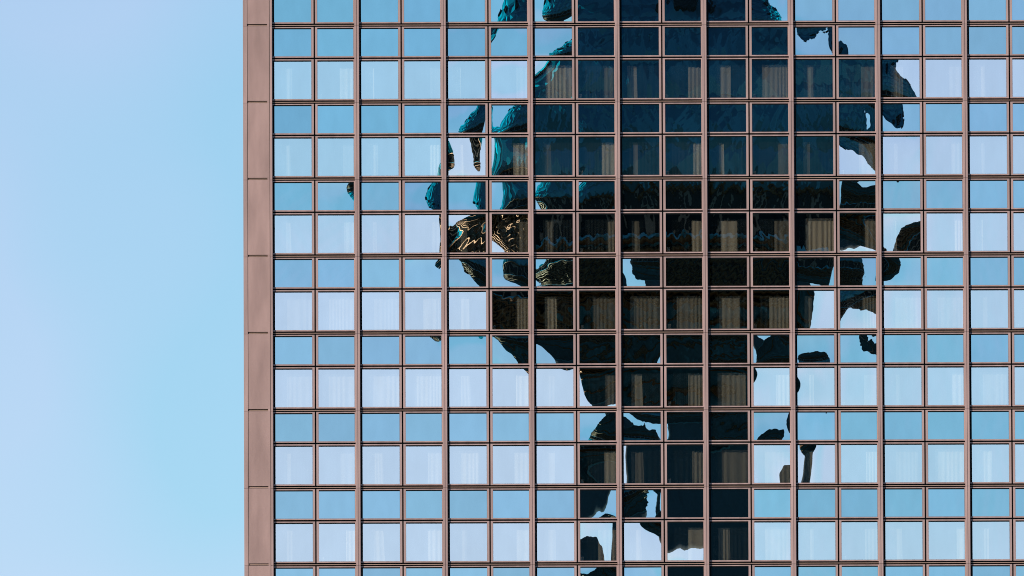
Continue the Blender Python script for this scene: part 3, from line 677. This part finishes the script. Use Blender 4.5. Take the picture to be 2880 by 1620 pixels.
def pane_mesh(row, c):
    kind, side = row[0], c % 2
    b, cc, g0, g1, cx, cz = UNIT[(side, kind)][2]
    hw, hh = (cc - b) / 2, (g1 - g0) / 2
    nu, nv = 46, 38
    P, Q = np.meshgrid(np.linspace(-1, 1, nu + 1), np.linspace(-1, 1, nv + 1))
    h = np.zeros_like(P)
    hx = np.zeros_like(P)
    hz = np.zeros_like(P)
    for (m, n), k in zip(EXPO, WARP['%s,%d' % (row, c)]):
        h += k * P ** m * Q ** n
        if m: hx += k * m * P ** (m - 1) * Q ** n
        if n: hz += k * n * P ** m * Q ** (n - 1)
    h *= hw
    hz *= hw / hh
    x, z = P * hw, Q * hh
    for A, kx, kz, ph in ripple(row, c):
        t = kx * x + kz * z + ph
        h += A * np.sin(t)
        u = A * np.cos(t)
        hx += u * kx
        hz += u * kz
    V = np.stack([x, YG - h * SLOPE, z], -1).reshape(-1, 3)
    NR = np.stack([-hx * SLOPE, -np.ones_like(hx), -hz * SLOPE], -1).reshape(-1, 3)
    NR /= np.linalg.norm(NR, axis=1, keepdims=True)
    w = nu + 1
    me = bpy.data.meshes.new('pane')
    me.from_pydata(V.tolist(), [], [(j * w + i, j * w + i + 1, (j + 1) * w + i + 1, (j + 1) * w + i) for j in range(nv) for i in range(nu)])
    me.materials.append(M_VISION if (kind == 'V' and row != 'V-1') else M_SPANDREL)
    me.polygons.foreach_set('use_smooth', [True] * len(me.polygons))
    me.update()
    me.normals_split_custom_set_from_vertices(NR.tolist())
    return me

for row in ROWS:
    k, kind = int(row[1:]), row[0]
    for c in range(18):
        fm, gm, (b, cc, g0, g1, cx, cz) = UNIT[(c % 2, kind)]
        w = hp('window', fm, X0 + (c // 2) * BAY + cx, 0.0, Z0 - k * FLOOR + cz)
        hp('pane', pane_mesh(row, c), parent=w)
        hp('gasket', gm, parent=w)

# thin bars, joint seals, mullions
bar = MB(); bar.box(0.002, 2.92, -0.004, 0.05, 0.024, 0.044); bar_me = bar.mesh('transom_bar', M_BAR)
seal = MB()
seal.box(0.0, 2.93, 0.055, 0.075, -0.02, 0.10)
seal.box(0.0, 2.93, 0.055, 0.075, -1.175, -1.122)
seal.box(1.48, 1.53, 0.056, 0.076, -1.121, -0.021)
seal.box(1.48, 1.53, 0.056, 0.076, -2.66, -1.176)
seal.box(-0.15, -0.008, -0.03, -0.004, -0.03, 0.03)
seal_me = seal.mesh('joint_seal', M_RUBBER)
cw, cd, gr = 0.157, 0.090, 0.008
capm = MB()
capm.prism([(-cw, -0.003), (-cw, -cd), (-cw / 2 - gr, -cd), (-cw / 2 - gr, -cd + 0.02), (-cw / 2 + gr, -cd + 0.02), (-cw / 2 + gr, -cd), (0, -cd), (0, -0.003)][::-1], -FLOOR + 0.005, -0.005)
cap_me = capm.mesh('mullion', M_CAP)
half = MB()
half.prism([(-0.078, -0.003), (-0.078, -cd), (0, -cd), (0, -0.003)][::-1], -FLOOR + 0.005, -0.005)
half_me = half.mesh('mullion', M_CAP)
for k in FLOORS:
    z = Z0 - k * FLOOR
    hp('mullion', half_me, X0, 0, z)
    for b in range(NBAY):
        hp('transom_bar', bar_me, X0 + b * BAY, 0, z)
        hp('joint_seal', seal_me, X0 + b * BAY, 0, z)
        hp('mullion', cap_me, X0 + (b + 1) * BAY, 0, z)

# corner pillar: panels, edge profile, joint bars
XL = X0 - 1.028
pan = MB(); pan.box(-0.866, -0.094, -cd + 0.004, -0.02, -FLOOR + 0.078, 0.0); pan_me = pan.mesh('corner_panel', M_PANEL)
pb = MB(); pb.box(-0.866, -0.17, -cd + 0.03, -0.03, 0.022, 0.048); pb_me = pb.mesh('joint_bar', M_BAR)
pe = MB(); pe.box(-0.17, -0.094, -cd + 0.006, -0.03, 0.001, 0.077); pe_me = pe.mesh('joint_cover', M_PANEL)
ed = MB(); ed.box(-1.028, -0.882, -cd, 0.05, -FLOOR + 0.004, -0.004); ed_me = ed.mesh('corner_profile', M_CAP)
for k in FLOORS:
    z = Z0 - k * FLOOR
    hp('corner_panel', pan_me, X0, 0, z)
    hp('joint_bar', pb_me, X0, 0, z)
    hp('joint_cover', pe_me, X0, 0, z)
    hp('corner_profile', ed_me, X0, 0, z)
ZT, ZB = Z0 + FLOOR + 3.0, Z0 - 8 * FLOOR - 3.0
bk = MB(); bk.box(X0 - 1.02, X0 - 0.004, -0.019, 0.02, Z0 - 8 * FLOOR + 0.02, Z0 + FLOOR - 0.02)
bk.box(X0 - 0.90, X0 - 0.862, -cd + 0.012, -0.02, Z0 - 8 * FLOOR + 0.02, Z0 + FLOOR - 0.02)
bk.box(X0 - 0.096, X0 - 0.076, -cd + 0.018, -0.02, Z0 - 8 * FLOOR + 0.02, Z0 + FLOOR - 0.02)
hp('corner_backing', bk.mesh('corner_backing', M_RUBBER))

# rest of the building, beyond what the picture takes in
XR = X0 + 20 * BAY
body = MB()
body.box(XL + 0.02, XR, 4.6, 17.0, GROUND, Z0 + 30)
body.box(XL + 0.02, XR, 0.10, 4.59, GROUND, Z0 - 8 * FLOOR - 0.2)
body.box(XL + 0.02, XR, 0.10, 4.59, Z0 + FLOOR + 0.2, Z0 + 30)
body.box(X0 + NBAY * BAY + 0.3, XR, 0.11, 4.58, Z0 - 8 * FLOOR - 0.19, Z0 + FLOOR + 0.19)
hp('building_body', body.mesh('building_body', M_SIDE))
sw = MB(); sw.box(XL, XL + 0.015, 0.052, 17.0, GROUND, Z0 + 30)
hp('side_wall', sw.mesh('side_wall', M_SIDE))

# plain windows around the part in view, one joined piece each
of, op = MB(), MB()
def outlying(k, c, kind):
    a, b, cc, d = COLX[c % 2]
    zt, g0, g1, zb = ROWZ[kind]
    x, z = X0 + (c // 2) * BAY, Z0 - k * FLOOR
    for x0, x1, z0, z1 in ((a, d, -HEAD[kind], -zt), (a, d, -zb, -g1), (a, b, -g1, -HEAD[kind]), (cc, d, -g1, -HEAD[kind])):
        of.box(x + x0, x + x1, 0.0, 0.09, z + z0, z + z1)
    n = len(op.v)
    op.v += [(x + b, YG, z - g1), (x + cc, YG, z - g1), (x + cc, YG, z - HEAD[kind]), (x + b, YG, z - HEAD[kind])]
    op.f.append((n, n + 1, n + 2, n + 3)); op.mi.append(1 if kind == 'V' else 0)
for k in range(-8, 16):
    for c in range(0, 40):
        for kind in 'SV':
            if c < 18 and (kind + str(k)) in ROWS: continue
            if -11 < k < 17: outlying(k, c, kind)
    if k not in FLOORS:
        for b in range(21):
            of.box(X0 + b * BAY - cw, X0 + b * BAY, -cd, -0.003, Z0 - (k + 1) * FLOOR + 0.005, Z0 - k * FLOOR - 0.005)
        of.box(XL, X0 - cw - 0.01, -cd, 0.05, Z0 - (k + 1) * FLOOR + 0.005, Z0 - k * FLOOR - 0.005)
    else:
        for b in range(10, 21):
            of.box(X0 + b * BAY - cw, X0 + b * BAY, -cd, -0.003, Z0 - (k + 1) * FLOOR + 0.005, Z0 - k * FLOOR - 0.005)
tag(hp('outlying_frames', of.mesh('outlying_frames', M_FRAME)), kind='stuff')
tag(hp('outlying_panes', op.mesh('outlying_panes', [M_SPANDREL, M_OUTER])), kind='stuff')

# floors, partitions and back wall of the rooms
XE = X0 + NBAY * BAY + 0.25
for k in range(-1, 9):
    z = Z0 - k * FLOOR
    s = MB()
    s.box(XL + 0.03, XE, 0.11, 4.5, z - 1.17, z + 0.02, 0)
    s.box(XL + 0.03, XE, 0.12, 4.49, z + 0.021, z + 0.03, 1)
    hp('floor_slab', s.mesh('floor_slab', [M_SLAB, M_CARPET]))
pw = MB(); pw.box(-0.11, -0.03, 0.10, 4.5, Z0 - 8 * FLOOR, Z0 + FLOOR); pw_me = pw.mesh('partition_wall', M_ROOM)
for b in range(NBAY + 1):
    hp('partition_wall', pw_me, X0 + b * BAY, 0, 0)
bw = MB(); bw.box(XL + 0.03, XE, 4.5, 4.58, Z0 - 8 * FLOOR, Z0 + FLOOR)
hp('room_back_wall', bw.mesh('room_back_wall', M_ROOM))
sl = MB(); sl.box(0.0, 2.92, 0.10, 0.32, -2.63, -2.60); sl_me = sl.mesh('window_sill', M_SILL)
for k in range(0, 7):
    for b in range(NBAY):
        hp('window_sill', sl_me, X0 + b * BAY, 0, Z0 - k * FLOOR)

# ---------------------------------------------------------------- curtains, nets and the little boxes on the sills
CURT = {
 0: [(.08,.48),(.62,1),(.1,.35),(.72,1),(.1,.35),(.7,1),(.3,1),(.72,1),(.15,.4),(.65,1),(.3,.6),(.3,1),(.3,.48),(.62,1),(.25,.55),(.65,1),(.1,.42),(.65,1)],
 1: [(.1,.42),(.7,1),(.12,.45),(.7,1),(.1,.4),(.6,1),(.25,.42),(.65,1),(.3,.42),(.78,1),(.28,.4),(.72,1),(.2,.38),(.55,1),(.12,.4),(.7,1),(.12,.4),(.68,1)],
 2: [(.1,.42),(.72,1),(.1,.4),(.75,1),(.25,.48),(.75,1),(.25,.48),(.8,1),(.25,.45),(.72,1),(.3,.75),(.6,1),(.25,1),(.7,1),(.2,.35),(.78,1),(.15,.35),(.7,1)],
 3: [(.1,1),(.12,1),(.08,1),(.5,.95),(.1,.55),(.68,1),(.25,.55),(.4,1),(.2,1),(.3,1),(.25,.8),(.45,1),(.2,.4),(.62,1),(.1,1),(.1,1),(.15,.45),(.68,1)],
 4: [(.08,1),(.1,1),(.1,1),(.25,1),(.1,.55),(.65,1),(.2,.5),(.72,1),(.22,.5),(.6,1),(.2,.95),(.62,1),(.1,.45),(.65,1),(.1,.42),(.68,1),(.2,.95),(.6,1)],
 5: [(.1,.42),(.6,1),(.12,.55),(.62,1),(.1,.8),(.6,1),(.15,.5),(.68,1),(.2,.52),(.7,1),(.3,1),(.3,1),(.1,.45),(.7,1),(.1,.9),(.2,1),(.1,.55),(.7,1)],
 6: [(.1,.45),(.75,1),(.1,.55),(.6,1),(.1,.45),(.65,1),(.2,.5),(.5,1),(.15,.45),(.58,1),(.2,.5),(.3,1),(.1,.42),(.65,1),(.1,.45),(.78,1),(.1,.45),(.68,1)]}
RNG = random.Random(7)

def drape(width, height, seed, depth=0.016, pitch=0.13, flare=0.0):
    R = random.Random(seed)
    n = max(12, int(width / 0.012))
    ph = [R.uniform(0, 6.28) for _ in range(3)]
    pitch *= R.uniform(.9, 2.0)
    depth *= R.uniform(.7, 1.2)
    m = MB()
    rows = 5
    for j in range(rows + 1):
        t = j / rows
        for i in range(n + 1):
            u = i / n
            x = (u - .5) * width
            y = depth * (math.sin(2 * math.pi * x / pitch + ph[0] + 1.9 * math.sin(x * 6 + ph[1])) + .45 * math.sin(2 * math.pi * x / (pitch * 2.7) + ph[2]))
            m.v.append((x * (1 + flare * t) + (flare * width * t * .5), y * (.55 + .45 * t), -t * height))
    for j in range(rows):
        for i in range(n):
            a = j * (n + 1) + i
            m.f.append((a + n + 1, a + n + 2, a + 1, a)); m.mi.append(0)
    return m

for k in range(0, 7):
    zt = Z0 - k * FLOOR - 1.257
    for c in range(18):
        b, cc, g0, g1, cx, cz = UNIT[(c % 2, 'V')][2]
        x = X0 + (c // 2) * BAY
        u0, u1 = CURT[k][c]
        x0, x1 = x + b + (cc - b) * u0, x + b + (cc - b) * u1
        if u1 == 1: x1 += 0.06
        drop = RNG.choice([.15, .16, .18, .2]) if u1 - u0 < .7 else .13
        me = drape(x1 - x0, 1.347 - drop + 0.02, 'c%d_%d' % (k, c), flare=RNG.choice([0, 0, .05, .1]) if c % 2 == 0 and u1 < .6 else 0).mesh('curtain', M_CURTAIN, True)
        o = place('curtain', me, None, ((x0 + x1) / 2, 0.30, zt - drop))
        wide = 'drawn right across' if u1 - u0 > .6 else ('gathered at the left of' if c % 2 == 0 else 'gathered at the right of')
        tag(o, 'pale curtain %s the %s window from the corner, %s curtained row' % (wide, ORD[c], ORD[k]), 'curtain', 'pleated curtains behind the glass')
    for b in range(NBAY):
        me = drape(2.70, 1.20, 'n%d_%d' % (k, b), 0.02, 0.09).mesh('net_curtain', M_NET, True)
        o = place('net_curtain', me, None, (X0 + b * BAY + 1.50, 0.19, zt - 0.16))
        tag(o, 'sheer net curtain across the %s double bay from the corner, %s curtained row' % (ORD[b], ORD[k]), 'net curtain', 'sheer nets behind the glass')
        c = 2 * b + 1
        if CURT[k][c][0] >= .3:
            h = RNG.uniform(.13, .18)
            wd = RNG.uniform(.08, .10)
            bx = MB()
            pts = [(-wd / 2 + .01, -.04), (wd / 2 - .01, -.04), (wd / 2, -.03), (wd / 2, .03), (wd / 2 - .01, .04), (-wd / 2 + .01, .04), (-wd / 2, .03), (-wd / 2, -.03)]
            bx.prism(pts, 0, h)
            bx.box(-wd / 2 - .004, wd / 2 + .004, -.044, .044, h - .03, h + .003)
            o = place('sill_box', bx.mesh('sill_box', M_BOX), None, (X0 + b * BAY + 1.61 + RNG.uniform(.07, .12), 0.155, Z0 - k * FLOOR - 2.60))
            tag(o, 'small pale box on the sill, %s window from the corner, %s curtained row' % (ORD[c], ORD[k]), 'box', 'small boxes on the window sills')

# ---------------------------------------------------------------- the television tower that the facade mirrors
tower = bpy.data.objects.new('television_tower', None)
tower.location = (TOWER_C.x, TOWER_C.y, GROUND)
col.objects.link(tower)
tag(tower, 'dark sphere on a tall concrete shaft, seen mirrored in the facade', 'tower')
HC = TOWER_C.z - GROUND
sh = MB(); sh.lathe([(16, 0), (10, 12), (7.6, 40), (6.0, 100), (4.9, 160), (4.6, HC - 12), (4.6, HC)], 56)
place('shaft', sh.mesh('shaft', M_CONC, True), tower)
RS = 15.7
cl = MB()
def pyramid(l0, l1, a0, a1, hgt, mi=0):
    P = lambda la, lo, r: (r * math.cos(la) * math.cos(lo), r * math.cos(la) * math.sin(lo), r * math.sin(la))
    n = len(cl.v)
    cl.v += [P(l0, a0, RS), P(l0, a1, RS), P(l1, a1, RS), P(l1, a0, RS), P((l0 + l1) / 2, (a0 + a1) / 2, RS + hgt)]
    cl.f += [(n, n + 1, n + 4), (n + 1, n + 2, n + 4), (n + 2, n + 3, n + 4), (n + 3, n, n + 4)]
    cl.mi += [mi] * 4
d2 = math.radians
bands = [(-72, -64, 56, .2), (-64, -56, 56, .2), (-56, -49, 56, .2), (-49, -42, 56, .2), (-42, -36, 56, .2), (-36, -31, 56, .2), (-22, -19, 56, .2),
         (-8, 2, 34, .36), (2, 12, 34, .36), (12, 23, 34, .36), (23, 34, 34, .36), (34, 45, 34, .36), (45, 56, 34, .5), (56, 67, 34, .45), (67, 78, 34, .4)]
for l0, l1, nn, hgt in bands:
    n = max(12, int(nn * math.cos(d2((l0 + l1) / 2))))
    for i in range(n):
        pyramid(d2(l0), d2(l1), 2 * math.pi * i / n, 2 * math.pi * (i + 1) / n, hgt)
tag(place('sphere_cladding', cl.mesh('sphere_cladding', M_STEEL), tower, (0, 0, HC)), kind='stuff')
def ring(r, lat0, lat1, seg=96, n=6):
    m = MB()
    m.lathe([(r * math.cos(d2(lat0 + (lat1 - lat0) * i / n)), r * math.sin(d2(lat0 + (lat1 - lat0) * i / n))) for i in range(n + 1)], seg)
    return m
for l0, l1 in ((-31, -22), (-19, -8)):
    o = place('window_band', ring(15.45, l0, l1).mesh('window_band', M_TGLASS, True), tower, (0, 0, HC))
    for i in range(40):
        a = 2 * math.pi * i / 40
        p = MB()
        R0 = 15.6
        for la, lb in ((l0, (l0 + l1) / 2), ((l0 + l1) / 2, l1)):
            n = len(p.v)
            for la_ in (la, lb):
                for r in (R0 - .2, R0 + .18):
                    for da in (-.012, .012):
                        p.v.append((r * math.cos(d2(la_)) * math.cos(a + da), r * math.cos(d2(la_)) * math.sin(a + da), r * math.sin(d2(la_))))
            p.f += [(n + 2, n + 3, n + 7, n + 6), (n, n + 2, n + 6, n + 4), (n + 1, n + 5, n + 7, n + 3), (n, n + 4, n + 5, n + 1)]
            p.mi += [0] * 4
        place('post', p.mesh('post', M_TPOST), o)
for la in (-8, -20.5, -23, -25, -27, -29, -31.3, -36, -49):  # rings added around the sphere to catch gold sun glints on its left
    tr = MB()
    r0 = 15.85 if la > -31 or la < -32 else 16.0
    rr, zz = r0 * math.cos(d2(la)), r0 * math.sin(d2(la))
    tr.lathe([(rr + .20 * math.cos(2 * math.pi * q / 10), zz + .20 * math.sin(2 * math.pi * q / 10)) for q in range(11)], 120)
    place('glint_ring', tr.mesh('glint_ring', M_GLINT, True), tower, (0, 0, HC))
for la, cnt, rad in ((30, 14, .95), (57, 8, 1.1)):
    vm = MB()
    vm.lathe([(.01, .5), (rad * .72, .5), (rad * .72, .75), (rad, .75), (rad, -.3)], 24)
    vme = vm.mesh('vent', M_TGLASS, False)
    for i in range(cnt):
        a = 2 * math.pi * (i + .5) / cnt
        v = place('vent', vme, tower, (RS * math.cos(d2(la)) * math.cos(a), RS * math.cos(d2(la)) * math.sin(a), HC + RS * math.sin(d2(la))))
        v.rotation_euler = (0, math.pi / 2 - d2(la), a)
lowcap = MB(); lowcap.lathe([(4.7, -15.4), (RS * math.cos(d2(72)), -RS * math.sin(d2(72)))], 48)
place('lower_collar', lowcap.mesh('lower_collar', M_STEEL, True), tower, (0, 0, HC))
top = MB(); top.lathe([(RS * math.cos(d2(78)), RS * math.sin(d2(78))), (3.2, 15.6), (3.2, 27), (2.4, 27.2), (2.4, 36)], 40)
place('antenna_base', top.mesh('antenna_base', M_CONC, True), tower, (0, 0, HC))
for i in range(8):
    an = MB(); r0, r1 = 1.9 - .18 * i, 1.9 - .18 * (i + 1)
    an.lathe([(r0, 36 + 14 * i), (r1, 36 + 14 * (i + 1))], 20)
    place('antenna_section', an.mesh('antenna_section', M_RED if i % 2 == 0 else M_WHITE, True), tower, (0, 0, HC))
place('inner_core', ring(14.9, -85, 85, 64, 24).mesh('inner_core', M_TGLASS, True), tower, (0, 0, HC))
